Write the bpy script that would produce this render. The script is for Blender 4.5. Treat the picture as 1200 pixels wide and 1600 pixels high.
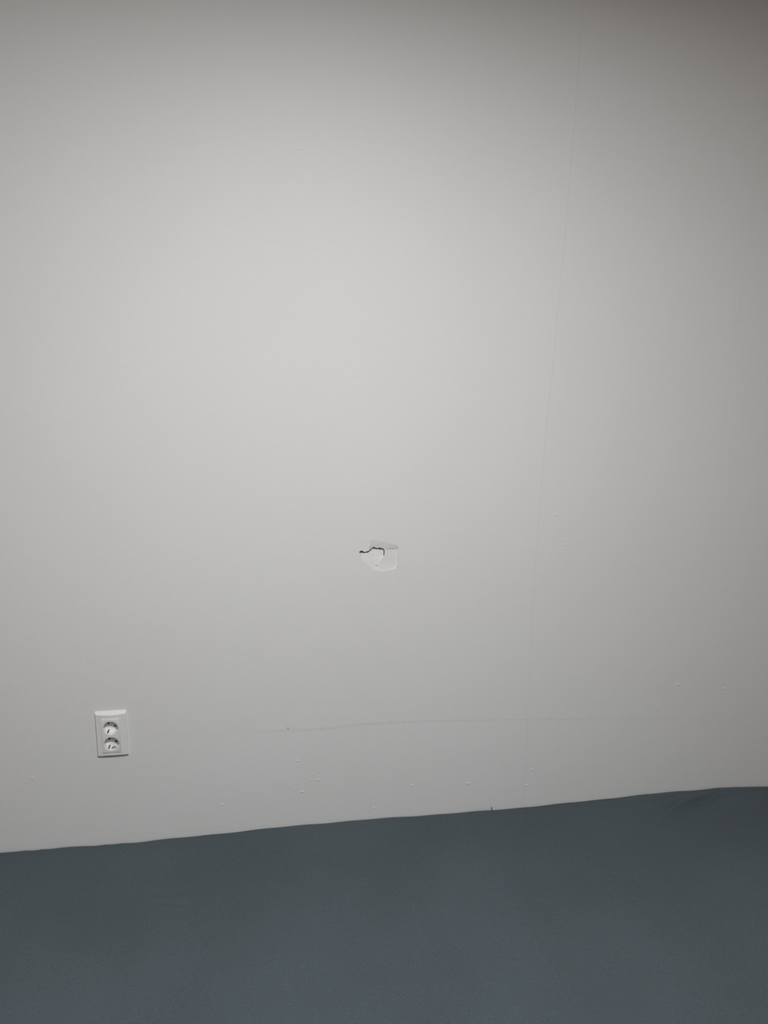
import bpy, bmesh, math, random
import numpy as np
from mathutils import Matrix, Vector

random.seed(4)
for o in list(bpy.data.objects):
    bpy.data.objects.remove(o)
SC = bpy.context.scene
COL = SC.collection

# ------------------------------------------------------------------ camera
YAW, PITCH, ROLL = 0.17957, 0.24804, 0.02698
CAM = (0.0, -1.9985, 1.87)
cy, sy, cp, sp = math.cos(YAW), math.sin(YAW), math.cos(PITCH), math.sin(PITCH)
fwd = Vector((sy * cp, cy * cp, -sp))
right = Vector((cy, -sy, 0.0))
up = right.cross(fwd)
r_ = right * math.cos(ROLL) + up * math.sin(ROLL)
u_ = -right * math.sin(ROLL) + up * math.cos(ROLL)
cd = bpy.data.cameras.new('camera')
cam = bpy.data.objects.new('camera', cd)
COL.objects.link(cam)
m = Matrix.Identity(4)
for i in range(3):
    m[i][0], m[i][1], m[i][2], m[i][3] = r_[i], u_[i], -fwd[i], CAM[i]
cam.matrix_world = m
cd.sensor_fit = 'VERTICAL'
cd.sensor_height = 36.0
cd.sensor_width = 27.0
cd.lens = 36.0 * 1203.0 / 1600.0
cd.clip_start = 0.02
SC.camera = cam

# ------------------------------------------------------------------ light and exposure
SC.view_settings.view_transform = 'Standard'
SC.view_settings.look = 'None'
SC.view_settings.gamma = 1.0
SC.view_settings.use_curve_mapping = False
SC.view_settings.exposure = 0.0
w = bpy.data.worlds.new('world')
SC.world = w
w.use_nodes = True
w.node_tree.nodes['Background'].inputs[0].default_value = (0.5, 0.5, 0.5, 1)
w.node_tree.nodes['Background'].inputs[1].default_value = 0.0


def area(name, loc, size, power, color, rot=(0, 0, 0)):
    l = bpy.data.lights.new(name, 'AREA')
    l.shape = 'DISK'
    l.size = size
    l.energy = power
    l.color = color
    o = bpy.data.objects.new(name, l)
    o.location = loc
    o.rotation_euler = rot
    COL.objects.link(o)
    return o


area('ceiling_lamp_light', (0.17, -1.66, 2.75), 0.30, 57.0, (0.980, 0.985, 0.990))

# ------------------------------------------------------------------ materials
def newmat(name, color, rough=0.6, spec=0.3):
    mt = bpy.data.materials.new(name)
    mt.use_nodes = True
    b = mt.node_tree.nodes['Principled BSDF']
    b.inputs['Base Color'].default_value = (*color, 1)
    b.inputs['Roughness'].default_value = rough
    b.inputs['Specular IOR Level'].default_value = spec
    return mt, mt.node_tree, b


class NT:
    """small helper to write node maths"""
    def __init__(s, nt):
        s.nt = nt

    def node(s, t, **k):
        n = s.nt.nodes.new(t)
        for a, v in k.items():
            setattr(n, a, v)
        return n

    def put(s, sock, v):
        if isinstance(v, (int, float)):
            sock.default_value = v
        else:
            s.nt.links.new(v, sock)

    def math(s, op, a, b=0.0, c=None):
        n = s.node('ShaderNodeMath', operation=op)
        s.put(n.inputs[0], a)
        s.put(n.inputs[1], b)
        if c is not None:
            s.put(n.inputs[2], c)
        return n.outputs[0]

    def remap(s, v, a, b, c, d, smooth=True):
        n = s.node('ShaderNodeMapRange')
        n.interpolation_type = 'SMOOTHSTEP' if smooth else 'LINEAR'
        for i, q in enumerate((v, a, b, c, d)):
            s.put(n.inputs[i], q)
        return n.outputs[0]

    def curve(s, v, pts):
        """piecewise curve y(v) with pts in world units"""
        xs = [p[0] for p in pts]
        ys = [p[1] for p in pts]
        x0, x1, y0, y1 = min(xs), max(xs), min(ys), max(ys)
        if y1 - y0 < 1e-6:
            y1 = y0 + 1e-3
        t = s.remap(v, x0, x1, 0.0, 1.0, smooth=False)
        n = s.node('ShaderNodeFloatCurve')
        c = n.mapping.curves[0]
        P = sorted([((x - x0) / (x1 - x0), (y - y0) / (y1 - y0)) for x, y in pts])
        while len(c.points) < len(P):
            c.points.new(0.5, 0.5)
        for q, p in zip(c.points, P):
            q.location = p
        n.mapping.update()
        s.put(n.inputs['Value'], t)
        return s.remap(n.outputs[0], 0.0, 1.0, y0, y1, smooth=False)

    def noise(s, co, scale, detail=2.0, rough=0.5):
        n = s.node('ShaderNodeTexNoise')
        s.put(n.inputs['Vector'], co)
        n.inputs['Scale'].default_value = scale
        n.inputs['Detail'].default_value = detail
        n.inputs['Roughness'].default_value = rough
        return n.outputs[0]


WALL_COL = (0.768, 0.772, 0.776)


def wall_material():
    mt, nt, b = newmat('painted_wallpaper', WALL_COL, 0.55, 0.25)
    N = NT(nt)
    tc = N.node('ShaderNodeNewGeometry').outputs['Position']
    sx = N.node('ShaderNodeSeparateXYZ')
    nt.links.new(tc, sx.inputs[0])
    x, z = sx.outputs[0], sx.outputs[2]
    # vertical lap seams of the paper
    s1 = N.curve(z, [(0.40, 0.8262), (0.5538, 0.8246), (1.0387, 0.8100), (1.3477, 0.8075), (1.841, 0.8146), (2.2826, 0.8197), (2.75, 0.8100)])
    d1 = N.math('SUBTRACT', x, s1)
    seam_step = N.remap(d1, -0.0022, 0.0022, 1.0, 0.0)
    seam_ridge = N.remap(N.math('ABSOLUTE', d1), 0.0, 0.0042, 1.0, 0.0)
    d2 = N.math('SUBTRACT', x, 1.345)
    seam2 = N.remap(d2, -0.003, 0.003, 1.0, 0.0)
    # long horizontal crease above the bed
    zc = N.curve(x, [(-0.75, 0.745), (-0.3049, 0.7307), (-0.1671, 0.7250), (0.0099, 0.7193), (0.1003, 0.7152), (0.1922, 0.7128),
                     (0.304, 0.7190), (0.43, 0.7175), (0.5732, 0.7115), (0.773, 0.7016), (1.1929, 0.6785), (1.75, 0.6480)])
    dz = N.math('SUBTRACT', z, zc)
    crease = N.remap(N.math('ABSOLUTE', dz), 0.0, 0.0085, 1.0, 0.0)
    vis = N.curve(x, [(-0.75, 0.0), (-0.32, 0.12), (0.0, 0.28), (0.09, 0.75), (0.3, 1.0), (0.55, 0.75), (0.95, 0.5), (1.4, 0.2), (1.75, 0.0)])
    crease = N.math('MULTIPLY', crease, vis)
    below = N.math('MULTIPLY', N.remap(dz, -0.010, 0.004, 1.0, 0.0), vis)
    # dirt rubbed along the crease, and broad hardly visible tone changes
    broad = N.noise(tc, 2.3, 3.0, 0.5)
    mid = N.noise(tc, 60.0, 3.0, 0.6)
    dirt = N.math('MULTIPLY', crease, N.remap(mid, 0.35, 0.65, 0.3, 0.75))
    mix = N.node('ShaderNodeMix', data_type='RGBA')
    nt.links.new(dirt, mix.inputs['Factor'])
    mix.inputs['A'].default_value = (*WALL_COL, 1)
    mix.inputs['B'].default_value = (0.66, 0.655, 0.65, 1)
    mix2 = N.node('ShaderNodeMix', data_type='RGBA')
    nt.links.new(N.remap(broad, 0.35, 0.7, 0.0, 0.55), mix2.inputs['Factor'])
    nt.links.new(mix.outputs['Result'], mix2.inputs['A'])
    mm = N.node('ShaderNodeMix', data_type='RGBA', blend_type='MULTIPLY')
    mm.inputs['Factor'].default_value = 1.0
    nt.links.new(mix.outputs['Result'], mm.inputs['A'])
    mm.inputs['B'].default_value = (0.985, 0.975, 0.965, 1)
    nt.links.new(mm.outputs['Result'], mix2.inputs['B'])
    nt.links.new(mix2.outputs['Result'], b.inputs['Base Color'])
    # relief
    h = N.math('MULTIPLY', seam_step, 0.00032)
    h = N.math('ADD', h, N.math('MULTIPLY', seam_ridge, 0.00016))
    h = N.math('ADD', h, N.math('MULTIPLY', seam2, 0.00016))
    h = N.math('ADD', h, N.math('MULTIPLY', crease, 0.00022))
    h = N.math('ADD', h, N.math('MULTIPLY', below, 0.00020))
    # fine roller stipple, a few millimetres
    h = N.math('ADD', h, N.math('MULTIPLY', N.noise(tc, 190.0, 3.0, 0.6), 0.00030))
    h = N.math('ADD', h, N.math('MULTIPLY', N.noise(tc, 26.0, 2.0, 0.5), 0.00035))
    bp = N.node('ShaderNodeBump')
    bp.inputs['Strength'].default_value = 1.0
    bp.inputs['Distance'].default_value = 1.0
    nt.links.new(h, bp.inputs['Height'])
    nt.links.new(bp.outputs[0], b.inputs['Normal'])
    return mt


def sheet_material():
    mt, nt, b = newmat('slate_jersey', (0.078, 0.098, 0.110), 0.95, 0.12)
    N = NT(nt)
    tc = N.node('ShaderNodeNewGeometry').outputs['Position']
    sx = N.node('ShaderNodeSeparateXYZ')
    nt.links.new(tc, sx.inputs[0])
    fine = N.noise(tc, 420.0, 2.0, 0.7)
    broad = N.noise(tc, 3.0, 2.0, 0.5)
    v = N.math('ADD', N.remap(fine, 0.3, 0.7, 0.80, 1.20, False), N.remap(broad, 0.3, 0.7, -0.05, 0.05))
    hsv = N.node('ShaderNodeHueSaturation')
    hsv.inputs['Color'].default_value = (0.078, 0.098, 0.110, 1)
    nt.links.new(v, hsv.inputs['Value'])
    nt.links.new(hsv.outputs[0], b.inputs['Base Color'])
    b.inputs['Sheen Weight'].default_value = 0.03
    b.inputs['Sheen Roughness'].default_value = 0.5
    # knit: fine ribs running along the bed
    rib = N.math('SINE', N.math('MULTIPLY', sx.outputs[1], 2600.0))
    h = N.math('ADD', N.math('MULTIPLY', rib, 0.00005), N.math('MULTIPLY', fine, 0.0005))
    bp = N.node('ShaderNodeBump')
    bp.inputs['Distance'].default_value = 1.0
    bp.inputs['Strength'].default_value = 0.7
    nt.links.new(h, bp.inputs['Height'])
    nt.links.new(bp.outputs[0], b.inputs['Normal'])
    return mt


def wood_material(name, c1, c2, scale):
    mt, nt, b = newmat(name, c1, 0.45, 0.4)
    N = NT(nt)
    tc = N.node('ShaderNodeNewGeometry').outputs['Position']
    mp = N.node('ShaderNodeMapping')
    nt.links.new(tc, mp.inputs[0])
    mp.inputs['Scale'].default_value = (1.0, 9.0, 9.0)
    f = N.noise(mp.outputs[0], scale, 5.0, 0.6)
    mix = N.node('ShaderNodeMix', data_type='RGBA')
    nt.links.new(N.remap(f, 0.3, 0.7, 0.0, 1.0), mix.inputs['Factor'])
    mix.inputs['A'].default_value = (*c1, 1)
    mix.inputs['B'].default_value = (*c2, 1)
    nt.links.new(mix.outputs['Result'], b.inputs['Base Color'])
    return mt


def plain_noise_material(name, color, rough, spec, amt=0.04, scale=80.0, bump=0.0):
    mt, nt, b = newmat(name, color, rough, spec)
    N = NT(nt)
    tc = N.node('ShaderNodeNewGeometry').outputs['Position']
    f = N.noise(tc, scale, 2.0, 0.5)
    hsv = N.node('ShaderNodeHueSaturation')
    hsv.inputs['Color'].default_value = (*color, 1)
    nt.links.new(N.remap(f, 0.3, 0.7, 1 - amt, 1 + amt), hsv.inputs['Value'])
    nt.links.new(hsv.outputs[0], b.inputs['Base Color'])
    if bump:
        bp = N.node('ShaderNodeBump')
        bp.inputs['Distance'].default_value = bump
        nt.links.new(f, bp.inputs['Height'])
        nt.links.new(bp.outputs[0], b.inputs['Normal'])
    return mt


M_WALL = wall_material()
M_PLAIN = plain_noise_material('room_paint', (0.40, 0.36, 0.31), 0.6, 0.25, 0.02, 8.0)
M_CEIL = plain_noise_material('ceiling_paint', (0.80, 0.79, 0.77), 0.8, 0.1, 0.02, 8.0)
M_CRACK_SHADE = plain_noise_material('crack_shade', (0.05, 0.047, 0.043), 0.9, 0.1)  # near-black colour paints the shade deep inside the crack
M_SHEET = sheet_material()
M_FLOOR = wood_material('oak_floor', (0.20, 0.115, 0.065), (0.14, 0.078, 0.042), 6.0)
M_BASE = wood_material('bed_base_wood', (0.55, 0.42, 0.28), (0.48, 0.35, 0.22), 5.0)
M_PLASTIC = plain_noise_material('white_socket_plastic', (0.80, 0.80, 0.785), 0.28, 0.5, 0.01, 30.0)
M_WELL = plain_noise_material('white_socket_insert', (0.86, 0.86, 0.84), 0.35, 0.45, 0.01, 30.0)
M_DARK = plain_noise_material('socket_dark', (0.010, 0.009, 0.008), 0.6, 0.2)  # near-black for socket insides, paints shade in pin holes and clip slots


# ------------------------------------------------------------------ mesh helpers
def link(name, me, mat, parent=None):
    o = bpy.data.objects.new(name, me)
    if mat:
        me.materials.append(mat)
    COL.objects.link(o)
    if parent:
        o.parent = parent
    return o


def mesh_from(verts, faces, smooth=True):
    me = bpy.data.meshes.new('m')
    me.from_pydata([tuple(map(float, v)) for v in verts], [], [tuple(map(int, f)) for f in faces])
    if smooth:
        me.polygons.foreach_set('use_smooth', [True] * len(me.polygons))
    me.update()
    return me


def box_bm(bm, x0, x1, y0, y1, z0, z1):
    r = bmesh.ops.create_cube(bm, size=1.0)
    for v in r['verts']:
        v.co = Vector((x0 + (v.co.x + .5) * (x1 - x0), y0 + (v.co.y + .5) * (y1 - y0), z0 + (v.co.z + .5) * (z1 - z0)))
    return r['verts']


def box_obj(name, b, mat, parent=None, bevel=0.0, seg=3):
    bm = bmesh.new()
    box_bm(bm, *b)
    if bevel:
        bmesh.ops.bevel(bm, geom=bm.edges[:], offset=bevel, segments=seg, affect='EDGES', profile=0.5)
    me = bpy.data.meshes.new(name)
    bm.to_mesh(me)
    bm.free()
    return link(name, me, mat, parent)


def struct(o):
    o['kind'] = 'structure'
    return o


def smoothstep(a, b, x):
    t = np.clip((x - a) / (b - a), 0, 1)
    return t * t * (3 - 2 * t)


# ------------------------------------------------------------------ room shell
XL, XR, YB, ZC = -2.3, 2.7, -3.6, 2.78
T = 0.12
FX0, FX1, FZ0, FZ1 = 0.285, 0.425, 1.165, 1.300       # the damaged patch
OX0, OX1, OZ0, OZ1 = -0.4060, -0.3560, 0.6890, 0.7890     # box cut for the outlet


def seg_dist(U, V, pts, closed=False):
    """distance to a polyline plus the 0..1 parameter along it"""
    n = len(pts)
    best = np.full(U.shape, 1e9)
    par = np.zeros(U.shape)
    rng = range(n if closed else n - 1)
    lens = [0.0]
    for i in rng:
        a, b = pts[i], pts[(i + 1) % n]
        lens.append(lens[-1] + math.dist(a, b))
    for k, i in enumerate(rng):
        ax, ay = pts[i]
        bx, by = pts[(i + 1) % n]
        dx, dy = bx - ax, by - ay
        L2 = dx * dx + dy * dy
        t = np.clip(((U - ax) * dx + (V - ay) * dy) / L2, 0, 1)
        d = np.hypot(U - ax - t * dx, V - ay - t * dy)
        mk = d < best
        best[mk] = d[mk]
        par[mk] = ((lens[k] + t * math.sqrt(L2)) / lens[-1])[mk]
    return best, par


def inside(U, V, pts):
    r = np.zeros(U.shape, bool)
    n = len(pts)
    for i in range(n):
        x1, y1 = pts[i]
        x2, y2 = pts[(i + 1) % n]
        c = ((y1 > V) != (y2 > V)) & (U < (x2 - x1) * (V - y1) / ((y2 - y1) if y2 != y1 else 1e-9) + x1)
        r ^= c
    return r


OUT = [(-27, 58), (8, 50), (50, 38), (53, 30), (52, 9), (52, -11.5), (46, -29), (23, -36), (3, -38), (-17, -34),
       (-33, -18), (-50, -4), (-55, 12), (-52, 24), (-44, 31), (-29, 36)]
CRK = [(-56, 21), (-51, 23), (-45.5, 19), (-34, 20), (-26, 25.5), (-21, 29.6), (-18.5, 33.7), (-10, 29.6), (-1, 30.7),
       (8, 28), (12, 23), (12, 13.5), (10, 3.4), (2.6, -8.3), (-1.3, -16.7), (-2.4, -22.7)]
CR2 = [(-13.6, -20.6), (-8, -20), (-2.4, -22.7)]
CR3 = [(20, 24.7), (31, 26.5), (43, 25.4)]
CX, CZ = 0.355, 1.222


def build_back_wall():
    nx, nz = 331, 319
    xs = np.linspace(FX0, FX1, nx)
    zs = np.linspace(FZ0, FZ1, nz)
    X, Z = np.meshgrid(xs, zs)
    U, V = (X - CX) * 1000, (Z - CZ) * 1000
    ins = inside(U, V, OUT)
    de, _ = seg_dist(U, V, OUT, True)
    sd = np.where(ins, de, -de)
    # which plate a point belongs to
    zl = np.interp(U, [-60, -45, -26, -18.5, -10, 8, 20, 31, 60], [20, 20, 25.5, 31, 30, 28, 25.5, 26.5, 24.5])
    upper = V > zl
    xv = np.interp(V, [-60, -38, -22.7, -16.7, -8.3, 3.4, 13.5, 23, 30], [-4, -3.5, -2.4, -1.3, 2.6, 10, 12, 12, 9])
    leftp = (~upper) & (U < xv)
    # depth in mm
    vt = np.interp(U, [-27, 8, 50, 60], [59, 51, 39, 35])
    tu = np.clip((vt - V) / (vt - zl), 0, 1)
    du = 3.2 * (0.45 * tu + 0.55 * tu ** 1.7) * smoothstep(-31, -24, U)
    vlow = np.interp(U, [-56, -50, -33, -17, 3, 14], [12, -4, -18, -34, -38, -38])
    hl_ = np.clip(V - vlow, 0, 100)
    dl = 0.17 * hl_ * hl_ / (hl_ + 4.0) - 0.25 * smoothstep(10, 0, np.abs(V + 5)) * smoothstep(-50, -30, U)
    dl -= 1.5 * np.exp(-np.abs(U - xv) / 1.8) * smoothstep(12, -4, V)
    hr_ = np.clip(V + 38, 0, 100)
    dr = 2.9 * (1 - np.exp(-(hr_ / 15.0) ** 1.3)) + 0.3 * smoothstep(0, 25, V)
    soft = smoothstep(-0.5, 5.0, sd) * 0.55 + 0.45 * smoothstep(-0.5, 2.5, sd)
    dep = np.where(upper, du * soft, np.where(leftp, dl * smoothstep(-.5, 1.0, sd), dr * soft))
    # raised paint lips
    dep -= 0.7 * np.exp(-((U + 29) / 1.6) ** 2) * smoothstep(32, 38, V) * smoothstep(62, 54, V)
    dep -= 0.6 * np.exp(-(sd / 1.6) ** 2) * smoothstep(40, 50, U) * smoothstep(-30, -22, V) * smoothstep(30, 10, V)
    dep += 0.15 * np.sin(U * 0.35 + 0.6 * np.sin(V * .3)) * smoothstep(2, 9, sd)
    # the cracks
    dc, pc = seg_dist(U, V, CRK)
    jag = 0.35 * np.sin(U * 1.9) + 0.25 * np.sin(V * 2.7 + U)
    wd = np.interp(pc, [0, .03, .06, .27, .30, .315, .36, .50, .64, .72, .78, .80, 1.0],
                   [1.9, 2.3, 1.8, 2.4, 1.7, 2.1, 0.95, 1.0, .6, .45, .3, .15, .45]) + 0.25 * jag
    dep += np.where(dc < wd, np.interp(pc, [0, .7, .78, 1], [28, 18, 3.5, 3.0]), 0) * smoothstep(wd, wd * 0.75, dc)
    for C_, ww, dd in ((CR2, 1.0, 5.0), (CR3, 1.0, 3.0)):
        d_, p_ = seg_dist(U, V, C_)
        wl = ww * np.sin(np.clip(p_, .04, .96) * math.pi) ** 0.5
        dep += dd * smoothstep(wl, wl * 0.5, d_)
    edge = np.minimum.reduce([X - FX0, FX1 - X, Z - FZ0, FZ1 - Z]) * 1000
    dep *= smoothstep(0, 2.5, edge)
    Y = dep / 1000.0
    P = np.stack([X, Y, Z], -1).reshape(-1, 3)
    ii, jj = np.meshgrid(np.arange(nz - 1), np.arange(nx - 1), indexing='ij')
    q = (ii * nx + jj)
    F = np.stack([q, q + 1, q + nx + 1, q + nx], -1).reshape(-1, 4)
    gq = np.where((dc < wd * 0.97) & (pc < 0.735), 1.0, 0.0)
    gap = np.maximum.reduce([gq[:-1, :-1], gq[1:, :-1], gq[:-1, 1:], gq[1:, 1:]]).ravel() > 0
    fi = (sd[:-1, :-1] > 0.6).ravel()
    fu = upper[:-1, :-1].ravel()
    fl = leftp[:-1, :-1].ravel()

    def sub(mask):
        f = F[mask]
        ids, inv = np.unique(f, return_inverse=True)
        return P[ids], inv.reshape(-1, 4)

    # --- wall body with pockets behind the damage and the outlet
    gx = sorted([XL - T, OX0, OX1, FX0, FX1, XR + T])
    gz = sorted([-0.1, OZ0, OZ1, FZ0, FZ1, ZC + 0.1])
    verts, faces = [], []

    def quad(a, b, c, d):
        k = len(verts)
        verts.extend([a, b, c, d])
        faces.append((k, k + 1, k + 2, k + 3))

    for a in range(len(gx) - 1):
        for b in range(len(gz) - 1):
            x0, x1, z0, z1 = gx[a], gx[a + 1], gz[b], gz[b + 1]
            hole = (abs(x0 - OX0) < 1e-6 and abs(z0 - OZ0) < 1e-6) or (abs(x0 - FX0) < 1e-6 and abs(z0 - FZ0) < 1e-6)
            if not hole:
                quad((x0, 0, z0), (x1, 0, z0), (x1, 0, z1), (x0, 0, z1))
            elif abs(x0 - OX0) < 1e-6:
                d = 0.055
                quad((x0, d, z0), (x1, d, z0), (x1, d, z1), (x0, d, z1))
                quad((x0, 0, z0), (x0, d, z0), (x0, d, z1), (x0, 0, z1))
                quad((x1, d, z0), (x1, 0, z0), (x1, 0, z1), (x1, d, z1))
                quad((x0, 0, z0), (x1, 0, z0), (x1, d, z0), (x0, d, z0))
                quad((x0, d, z1), (x1, d, z1), (x1, 0, z1), (x0, 0, z1))
    X0, X1, Z0, Z1 = gx[0], gx[-1], gz[0], gz[-1]
    quad((X1, T, Z0), (X0, T, Z0), (X0, T, Z1), (X1, T, Z1))
    quad((X0, T, Z0), (X0, 0, Z0), (X0, 0, Z1), (X0, T, Z1))
    quad((X1, 0, Z0), (X1, T, Z0), (X1, T, Z1), (X1, 0, Z1))
    quad((X0, 0, Z1), (X1, 0, Z1), (X1, T, Z1), (X0, T, Z1))
    quad((X0, T, Z0), (X1, T, Z0), (X1, 0, Z0), (X0, 0, Z0))
    nflat = len(faces)
    pv, pf = sub(~fi & ~gap)
    off = len(verts)
    verts = list(verts) + pv.tolist()
    faces = list(faces) + (pf + off).tolist()
    me = mesh_from(verts, faces)
    sm = np.ones(len(me.polygons), bool)
    sm[:nflat] = False
    me.polygons.foreach_set('use_smooth', sm)
    wall = struct(link('wall_back', me, M_WALL))
    for mask, lab in ((fi & fu, 'sunken upper strip of the broken patch'),
                      (fi & fl, 'pale pushed-in flap left of the crack'),
                      (fi & ~fu & ~fl, 'flat pushed-in piece right of the crack')):
        sv, sf = sub(mask & ~gap)
        s = link('plaster_shard', mesh_from(sv, sf), M_WALL, wall)
        s['label'] = lab
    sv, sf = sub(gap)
    s = link('crack_gap', mesh_from(sv, sf), M_CRACK_SHADE, wall)
    s['label'] = 'jagged crack into the hollow wall, its shade painted dark'
    return wall


wall = build_back_wall()


def lump(x, z, r, h, seed, stretch=1.0):
    """a crumb of filler under the paint: low irregular dome on the wall face"""
    rr = random.Random(seed)
    n, k = 9, 3
    vs, fs = [(x, -h, z)], []
    ph = rr.random() * 6
    for a in range(1, k + 1):
        t = a / k
        for b in range(n):
            th = 2 * math.pi * b / n
            q = r * t * (1 + 0.22 * math.sin(2 * th + ph) + 0.1 * math.sin(5 * th))
            vs.append((x + q * math.cos(th) * stretch, 0.0002 - (h + 0.0002) * (1 - t * t), z + q * math.sin(th)))
    for b in range(n):
        fs.append((0, 1 + (b + 1) % n, 1 + b))
        for a in range(k - 1):
            i0 = 1 + a * n
            fs.append((i0 + b, i0 + (b + 1) % n, i0 + n + (b + 1) % n, i0 + n + b))
    return vs, [f[::-1] for f in fs]


def join(lst):
    V_, F_ = [], []
    for v, f in lst:
        o = len(V_)
        V_ += v
        F_ += [tuple(i + o for i in q) for q in f]
    return V_, F_


BUMPS = [(0.1294, 0.6132, 3.2, 1.2), (0.1406, 0.5108, 3.4, 1.3), (0.1875, 0.545, 4.0, 0.9), (0.4737, 0.5024, 3.0, 0.9),
         (0.5617, 0.4901, 2.8, 0.7), (0.6462, 0.4936, 3.8, 1.5), (0.8477, 0.5229, 3.2, 1.3), (0.8371, 0.4699, 3.2, 1.0),
         (0.3559, 0.4364, 3.0, 0.8), (-0.0922, 0.4899, 3.2, 1.0), (1.3099, 0.7829, 4.0, 1.2), (1.4692, 0.7598, 4.0, 1.3),
         (1.2516, 0.712, 3.0, 0.9), (-0.597, 0.6218, 3.2, 0.8), (0.1359, 2.2525, 2.8, 0.6), (0.2256, 2.3225, 3.5, 0.5),
         (0.2778, 1.6979, 3.8, 0.5), (0.8575, 1.3393, 3.5, 0.8), (0.8944, 1.2493, 2.6, 0.9), (1.102, 0.6474, 2.5, 0.7),
         (0.172, 0.566, 3.0, 0.7), (0.168, 0.549, 3.2, 0.6), (0.105, 0.532, 3.0, 0.6), (0.748, 0.470, 2.6, 0.6)]
bl = [lump(x, z, r * 1.35 / 1000, h * 1.15 / 1000, i, 1.25) for i, (x, z, r, h) in enumerate(BUMPS)]
lo = link('plaster_lump', mesh_from(*join(bl)), M_WALL, wall)
lo['kind'] = 'stuff'
HOLES = [(0.1003, 0.7207, 2.4), (0.3726, 1.1226, 0.7), (1.0972, 0.672, 0.9), (0.8944, 1.2465, 0.7)]
hl = link('nail_hole_dot', mesh_from(*join([lump(x, z, r / 1000, 0.00025, 50 + i) for i, (x, z, r) in enumerate(HOLES)])),
          plain_noise_material('nail_hole_shade', (0.045, 0.043, 0.04), 0.9, 0.1), wall)  # dark domes on the wall face, painting the shade of small holes
hl['kind'] = 'stuff'
hl['label'] = 'tiny nail pricks, their shade painted as dark dots'

struct(box_obj('wall_left', (XL - T, XL, YB, 0.0, -0.1, ZC + 0.1), M_PLAIN))
struct(box_obj('wall_right', (XR, XR + T, YB, 0.0, -0.1, ZC + 0.1), M_PLAIN))
struct(box_obj('wall_front', (XL - T, XR + T, YB - T, YB, -0.1, ZC + 0.1), M_PLAIN))
struct(box_obj('ceiling', (XL, XR, YB, 0.0, ZC, ZC + 0.1), M_CEIL))
struct(box_obj('floor', (XL, XR, YB, 0.0, -0.1, 0.0), M_FLOOR))

# ------------------------------------------------------------------ bed with a fitted sheet
bed = bpy.data.objects.new('bed', None)
bed.location = (0.47, -0.75, 0.0)
COL.objects.link(bed)
bed['label'] = 'bed pushed against the wall, made up with a dark blue-grey fitted sheet'
bed['category'] = 'bed'

BX0, BX1, BY0, BY1, BZ = -0.92, 1.80, -1.50, -0.0015, 0.400


def ridge(X, Y, pts, w, h, t_in=0.15, t_out=0.4, skew=0.0):
    d, p = seg_dist(X, Y, pts)
    ax, ay = pts[0]
    bx, by = pts[-1]
    side = np.sign((bx - ax) * (Y - ay) - (by - ay) * (X - ax))
    ww = w * np.where(side > 0, 1 + skew, 1 - skew)
    return h * np.exp(-(d / ww) ** 2) * smoothstep(0, t_in, p) * smoothstep(1.0, 1 - t_out, p)


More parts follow.
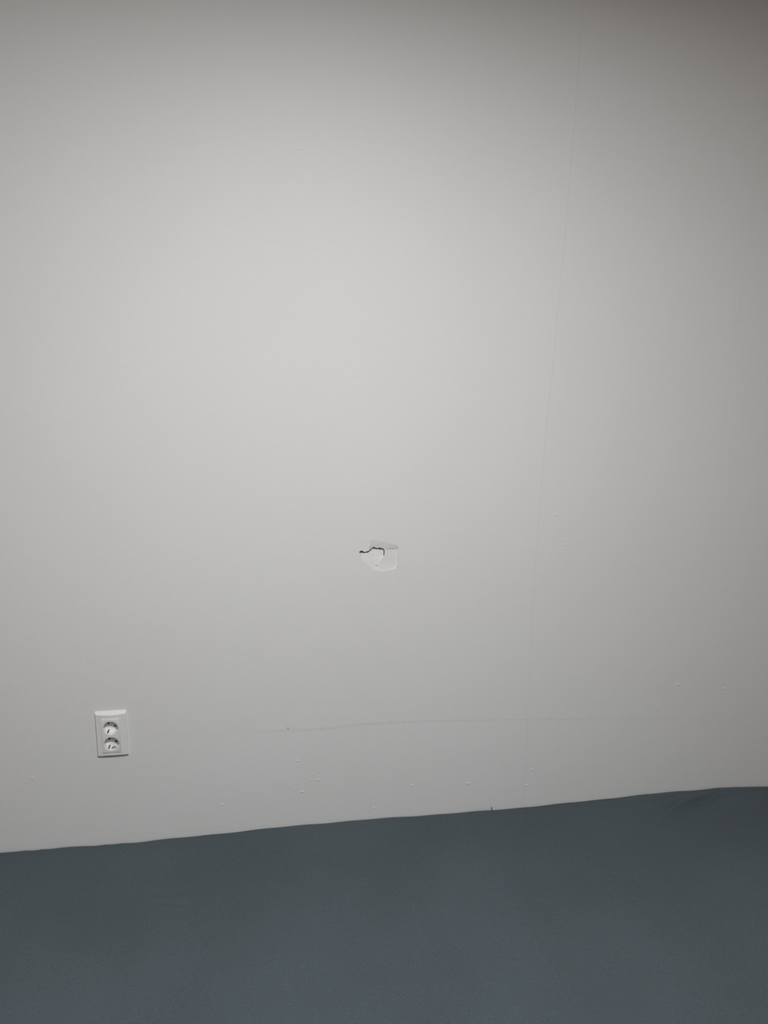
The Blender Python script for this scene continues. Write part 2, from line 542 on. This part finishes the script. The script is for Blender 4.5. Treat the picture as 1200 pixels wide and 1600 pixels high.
def build_sheet():
    nx = 560
    xs = np.linspace(0, 1, nx)
    xs = BX0 + (BX1 - BX0) * xs
    ya = np.concatenate([-np.geomspace(0.0006, 0.02, 14), np.arange(-0.023, -0.33, -0.0033), np.linspace(-0.335, -1.4985, 120)])
    ys = ya + BY1
    X, Y = np.meshgrid(xs, ys)
    Z = np.full(X.shape, BZ)
    # rim against the wall: tight at the left, slack with a rolled edge to the right
    dw = BY1 - Y
    Z += 0.0008 * np.sin(X * 21) + 0.0006 * np.sin(X * 47 + 1)
    Z += 0.0016 * np.sin(X * 5.1 + .6) * np.exp(-dw / .15)
    Z += np.interp(X, [-.9, -.7, -.35, 0, .5, 1.0, 1.2, 1.3, 1.42, 1.50, 1.62, 1.8],
                   [-.001, -.001, -.002, .001, .001, .001, .003, .0035, .0035, .005, -.001, -.005]) * np.exp(-dw / .06)
    Z += 0.0011 * np.sin(X * 85 + 2 * np.sin(X * 31)) * np.exp(-dw / 0.006) * (X < -0.3)
    # broad softness of the mattress
    Z += 0.004 * np.sin(X * 2.3 + 1) * np.sin(Y * 4.1) + 0.0016 * np.sin(X * 6.3 + Y * 9)
    # folds pulled towards the far right corner
    Z0 = Z.copy()
    Z += ridge(X, Y, [(1.590, -.004), (1.467, -.0216), (1.314, -.079), (1.215, -.139), (1.12, -.178)], 0.0085, 0.0085, .05, .55, -.25)
    Z -= ridge(X, Y, [(1.575, -.020), (1.467, -.040), (1.325, -.099), (1.225, -.160)], 0.012, 0.0060, .1, .6)
    Z += ridge(X, Y, [(1.53, -.010), (1.417, -.027), (1.25, -.062), (1.08, -.092)], 0.008, 0.0042, .1, .6, -.2)
    Z -= ridge(X, Y, [(1.52, -.022), (1.42, -.038), (1.24, -.080)], 0.008, 0.0030, .1, .6)
    Z += ridge(X, Y, [(1.60, -.03), (1.50, -.055), (1.38, -.125), (1.23, -.215)], 0.012, 0.0032, .1, .5)
    Z += ridge(X, Y, [(1.66, -.04), (1.58, -.10), (1.47, -.20)], 0.016, 0.0028, .1, .5)
    Z += ridge(X, Y, [(1.45, -.004), (1.33, -.007), (1.2187, -.016), (1.05, -.030), (0.90, -.040)], 0.0055, 0.0040, .05, .5, -.2)
    Z -= ridge(X, Y, [(1.45, -.014), (1.2187, -.030), (1.0, -.045)], 0.0055, 0.0018, .05, .5)
    Z = Z0 + (Z - Z0) * (0.15 + 1.35 * smoothstep(0.0, 0.05, dw))
    # the mattress crowns up from the wall and falls off towards its far right corner
    Z += 0.040 * smoothstep(-0.06, 0.40, dw) * smoothstep(0.85, 1.55, X) - 0.040 * smoothstep(-0.06, 0.40, 0.0) * smoothstep(0.85, 1.55, X)
    Z -= 0.040 * smoothstep(1.25, 1.95, X) * smoothstep(0.0, 0.2, dw)
    # small wrinkles at the left
    Z += ridge(X, Y, [(-.275, -.243), (-.226, -.256), (-.16, -.268)], 0.007, 0.0030, .3, .4)
    Z -= ridge(X, Y, [(-.27, -.256), (-.20, -.272), (-.13, -.283)], 0.009, 0.0026, .3, .4)
    Z += ridge(X, Y, [(-.30, -.205), (-.2, -.21), (-.11, -.218)], 0.009, 0.0009, .3, .4)
    Z += ridge(X, Y, [(-.15, -.05), (.1, -.055), (.3, -.05)], 0.010, 0.0007, .3, .4)
    # rounded rims
    rr = 0.012
    e = np.clip(1 - dw / rr, 0, 1)
    Z -= rr * 0.65 * (1 - np.sqrt(np.clip(1 - e * e, 0, 1)))
    R = 0.05
    for dd in (X - BX0, BX1 - X, Y - BY0):
        e = np.clip(1 - dd / R, 0, 1)
        Z -= R * (1 - np.sqrt(np.clip(1 - e * e, 0, 1)))
    ny = len(ys)
    P = np.stack([X, Y, Z], -1).reshape(-1, 3)
    ii, jj = np.meshgrid(np.arange(ny - 1), np.arange(nx - 1), indexing='ij')
    q = ii * nx + jj
    F = np.stack([q, q + nx, q + nx + 1, q + 1], -1).reshape(-1, 4).tolist()
    # sides hanging down
    ring = [j for j in range(nx)] + [i * nx + nx - 1 for i in range(1, ny)] + \
           [(ny - 1) * nx + j for j in range(nx - 2, -1, -1)] + [i * nx for i in range(ny - 2, 0, -1)]
    P = P.tolist()
    prev = ring
    for lev, zz in enumerate((0.33, 0.24, 0.17, 0.165)):
        cur = []
        for k, rI in enumerate(ring):
            x, y, z = P[rI]
            s = 0.006 if lev == 3 else 0.0
            x = min(max(x, BX0 + s), BX1 - s)
            y = min(max(y, BY0 + s), BY1 - s)
            cur.append(len(P))
            P.append([x, y, zz])
        n = len(ring)
        for k in range(n):
            F.append([prev[k], prev[(k + 1) % n], cur[(k + 1) % n], cur[k]])
        prev = cur
    me = mesh_from([(p[0] - 0.47, p[1] + 0.75, p[2]) for p in P], F)
    return link('fitted_sheet', me, M_SHEET, bed)


sheet = build_sheet()
sheet['label'] = 'dark blue-grey fitted sheet with creases at the right'


def bed_box(name, b, mat, bevel=0.004):
    b = (b[0] - .47, b[1] - .47, b[2] + .75, b[3] + .75, b[4], b[5])
    return box_obj(name, b, mat, bed, bevel)


bed_box('bed_base', (BX0 + .01, BX1 - .01, BY0 + .01, BY1 - .01, 0.09, 0.1665), M_BASE)
for lx in (BX0 + .05, BX1 - .11):
    for ly in (BY0 + .05, BY1 - .11):
        bed_box('leg', (lx, lx + .06, ly, ly + .06, 0.0, 0.09), M_BASE)


def tube(pts, r, n=6):
    vs, fs = [], []
    for i, p in enumerate(pts):
        a = Vector(pts[max(i - 1, 0)])
        b = Vector(pts[min(i + 1, len(pts) - 1)])
        t = (b - a).normalized()
        u = t.cross(Vector((0.3, 1, 0.1))).normalized()
        v = t.cross(u)
        for k in range(n):
            c = Vector(p) + r * (math.cos(6.2832 * k / n) * u + math.sin(6.2832 * k / n) * v)
            vs.append(tuple(c))
        if i:
            for k in range(n):
                fs.append(((i - 1) * n + k, (i - 1) * n + (k + 1) % n, i * n + (k + 1) % n, i * n + k))
    fs.append(tuple(range(n))[::-1])
    fs.append(tuple((len(pts) - 1) * n + k for k in range(n)))
    return vs, fs


th = tube([(0.7266 - .47, -0.010 + .75, .396), (0.7262 - .47, -0.0075 + .75, .403), (0.7245 - .47, -0.0055 + .75, .408)], 0.0010)
link('loose_thread', mesh_from(*th), M_SHEET, sheet)

# ------------------------------------------------------------------ double wall outlet
outlet = bpy.data.objects.new('wall_outlet', None)
outlet.location = (-0.3801, 0.0, 0.7429)
COL.objects.link(outlet)
outlet['label'] = 'white double wall outlet with two round sockets, left above the bed'
outlet['category'] = 'outlet'
OW, OH = 0.0405, 0.0669        # half sizes
IX, IZ = 0.0250, 0.0513        # insert half sizes
ICX, ICZ = -0.0014, -0.0040
DCLIP = ((-0.0014, 0.0193), (-0.0014, -0.0279))


def front_depth(x):
    return 0.0072 + 0.0026 * (1 - (x / OW) ** 2)


def build_frame():
    xs = sorted(set(np.round(np.concatenate([np.linspace(-OW, -OW + .003, 4), np.linspace(-OW + .003, ICX - IX, 7),
                                             np.linspace(ICX - IX, ICX + IX, 25), np.linspace(ICX + IX, OW - .003, 7),
                                             np.linspace(OW - .003, OW, 4)]), 6)))
    zs = sorted(set(np.round(np.concatenate([np.linspace(-OH, -OH + .004, 5), np.linspace(-OH + .004, ICZ - IZ, 4),
                                             np.linspace(ICZ - IZ, ICZ + IZ, 12), np.linspace(ICZ + IZ, OH, 26)]), 6)))
    vs, fs, idx = [], [], {}
    for j, z in enumerate(zs):
        for i, x in enumerate(xs):
            f = front_depth(x)
            t_top = 0.0016 + (OH - z) * 0.86
            t_bot = 0.0045 + (z + OH) * 2.0
            t_sid = 0.0055 + (OW - abs(x)) * 1.6
            idx[i, j] = len(vs)
            vs.append((x, -min(f, t_top, t_bot, t_sid), z))
    nx, nz = len(xs), len(zs)
    hx = [i for i, x in enumerate(xs) if ICX - IX - 1e-5 <= x <= ICX + IX + 1e-5]
    hz = [j for j, z in enumerate(zs) if ICZ - IZ - 1e-5 <= z <= ICZ + IZ + 1e-5]
    for j in range(nz - 1):
        for i in range(nx - 1):
            if hx[0] <= i < hx[-1] and hz[0] <= j < hz[-1]:
                continue
            fs.append((idx[i, j], idx[i + 1, j], idx[i + 1, j + 1], idx[i, j + 1]))

    def rim(ring, yy, flip):
        cur = []
        for k in ring:
            cur.append(len(vs))
            vs.append((vs[k][0], yy, vs[k][2]))
        n = len(ring)
        for k in range(n):
            f = (ring[k], cur[k], cur[(k + 1) % n], ring[(k + 1) % n])
            fs.append(f[::-1] if flip else f)
    outer = [idx[i, 0] for i in range(nx)] + [idx[nx - 1, j] for j in range(1, nz)] + \
            [idx[i, nz - 1] for i in range(nx - 2, -1, -1)] + [idx[0, j] for j in range(nz - 2, 0, -1)]
    rim(outer, 0.0, False)
    inner = [idx[i, hz[0]] for i in hx] + [idx[hx[-1], j] for j in hz[1:]] + \
            [idx[i, hz[-1]] for i in hx[::-1][1:]] + [idx[hx[0], j] for j in hz[::-1][1:-1]]
    rim(inner, -0.003, True)
    me = mesh_from(vs, fs)
    me.set_sharp_from_angle(angle=math.radians(24))
    return link('cover_frame', me, M_PLASTIC, outlet)


build_frame()


def cyl(bm, cx, cz, r, y0, y1, n=48):
    r_ = bmesh.ops.create_cone(bm, cap_ends=True, segments=n, radius1=r, radius2=r, depth=abs(y1 - y0))
    R_ = Matrix.Rotation(math.pi / 2, 4, 'X')
    for v in r_['verts']:
        v.co = R_ @ v.co + Vector((cx, (y0 + y1) / 2, cz))
    return r_['verts']


def temp(bm):
    me = bpy.data.meshes.new('t')
    bm.to_mesh(me)
    bm.free()
    o = bpy.data.objects.new('t', me)
    COL.objects.link(o)
    return o


def cut(base, cutters):
    for c in cutters:
        md = base.modifiers.new('b', 'BOOLEAN')
        md.operation = 'DIFFERENCE'
        md.solver = 'EXACT'
        md.object = c
    bpy.context.view_layer.update()
    dg = bpy.context.evaluated_depsgraph_get()
    me = bpy.data.meshes.new_from_object(base.evaluated_get(dg))
    for o in [base] + list(cutters):
        bpy.data.objects.remove(o)
    me.polygons.foreach_set('use_smooth', [True] * len(me.polygons))
    me.set_sharp_from_angle(angle=math.radians(30))
    return me


# raised insert plate
bm = bmesh.new()
box_bm(bm, ICX - IX + .0003, ICX + IX - .0003, -0.0114, -0.004, ICZ - IZ + .0003, ICZ + IZ - .0003)
bmesh.ops.bevel(bm, geom=[e for e in bm.edges if abs(e.verts[0].co.x - e.verts[1].co.x) < 1e-6 and abs(e.verts[0].co.z - e.verts[1].co.z) < 1e-6],
                offset=0.0025, segments=4, affect='EDGES', profile=.5)
bmesh.ops.bevel(bm, geom=[e for e in bm.edges if max(e.verts[0].co.y, e.verts[1].co.y) < -0.0113],
                offset=0.0009, segments=2, affect='EDGES', profile=.5)
plate = temp(bm)
cs = []
for cx, cz in DCLIP:
    b2 = bmesh.new()
    cyl(b2, cx, cz, 0.0203, -0.02, 0.01, 64)
    cs.append(temp(b2))
pm = cut(plate, cs)
link('socket_plate', pm, M_PLASTIC, outlet)

WD = 0.0095      # y of the well floor (21 mm behind the plate face)
AX = math.radians(-28)


def build_socket(k, cx, cz, ang):
    dx, dz = math.cos(ang), math.sin(ang)      # pin axis
    px, pz = -dz, dx                           # earth clip axis
    b = bmesh.new()
    cyl(b, cx, cz, 0.0212, -0.0109, WD + 0.003, 64)
    body = temp(b)
    cuts = []
    b = bmesh.new(); cyl(b, cx, cz, 0.0199, -0.02, WD, 64); cuts.append(temp(b))
    for s in (-1, 1):
        b = bmesh.new(); cyl(b, cx + s * .0099 * dx, cz + s * .0099 * dz, 0.0030, WD - .002, WD + .01, 20); cuts.append(temp(b))
    me = cut(body, cuts)
    well = link('socket_well', me, M_WELL, outlet)
    for s in (-1, 1):
        b = bmesh.new(); cyl(b, cx + s * .0099 * dx, cz + s * .0099 * dz, 0.0033, WD + .0016, WD + .0040, 16)
        o = temp(b); mm_ = o.data; bpy.data.objects.remove(o)
        link('pin_hole_shade', mm_, M_DARK, well)  # dark disc closing the pin hole, its shaded inside painted

    def on_wall(name, boxes, a, mat):
        """boxes given as (tangent half width, y0, y1, radius0, radius1) standing on the inner wall at angle a"""
        b = bmesh.new()
        for hw, y0, y1, ra, rb in boxes:
            for v in box_bm(b, -hw, hw, y0, y1, ra, rb):
                tx, tz, q = v.co.x, v.co.z, v.co.y
                v.co = Vector((cx + tz * math.cos(a) - tx * math.sin(a), q, cz + tz * math.sin(a) + tx * math.cos(a)))
        bmesh.ops.recalc_face_normals(b, faces=b.faces[:])
        me_ = bpy.data.meshes.new(name)
        b.to_mesh(me_)
        b.free()
        return link(name, me_, mat, well)

    for s in (-1, 1):
        on_wall('earth_clip', [(0.0016, -0.0060, WD - 0.0002, 0.0192, 0.0203), (0.0016, WD - 0.0012, WD - 0.0002, 0.0168, 0.0192)],
                ang + s * math.pi / 2, M_DARK)  # clip bar coloured near-black to paint the shade of its slot
        on_wall('guide_rib', [(0.0016, -0.0100, WD - 0.0002, 0.0184, 0.0203)], ang + (0 if s > 0 else math.pi), M_WELL)
    if k == 1:
        # dark oval ring on the lower inner side of the socket
        vs, fs = [], []
        n = 28
        R2 = 0.01985
        for i in range(n):
            f = 2 * math.pi * i / n
            for q, rad in ((1.0, R2), (1.0, R2 - .0003), (0.62, R2 - .0003), (0.62, R2)):
                th_ = math.radians(-82) + q * 0.0062 / R2 * math.cos(f)
                yy = 0.0030 + (q if q == 1 else 0.36) * 0.0056 * math.sin(f)
                vs.append((cx + rad * math.cos(th_), yy, cz + rad * math.sin(th_)))
        for i in range(n):
            a, b_ = i * 4, ((i + 1) % n) * 4
            for q in range(4):
                fs.append((a + q, b_ + q, b_ + (q + 1) % 4, a + (q + 1) % 4))
        link('oval_mark', mesh_from(vs, fs, False), M_DARK, well)
    # dark socket body seen through the slots
    n = 48
    vs, fs = [], []
    for i in range(n):
        c_, s_ = math.cos(2 * math.pi * i / n), math.sin(2 * math.pi * i / n)
        for rr_, yy in ((0.02125, -0.0035), (0.0223, -0.0035), (0.0223, WD + .004), (0.02125, WD + .004)):
            vs.append((cx + rr_ * c_, yy, cz + rr_ * s_))
    for i in range(n):
        a, b_ = i * 4, ((i + 1) % n) * 4
        for q in range(4):
            fs.append((a + q, b_ + q, b_ + (q + 1) % 4, a + (q + 1) % 4))
    link('socket_body', mesh_from(vs, fs, False), M_DARK, well)
    return well


for k, (cx, cz) in enumerate(DCLIP):
    ww = build_socket(k, cx, cz, AX)
    if k == 1:
        ww['label'] = 'lower socket with a dark oval mark inside'
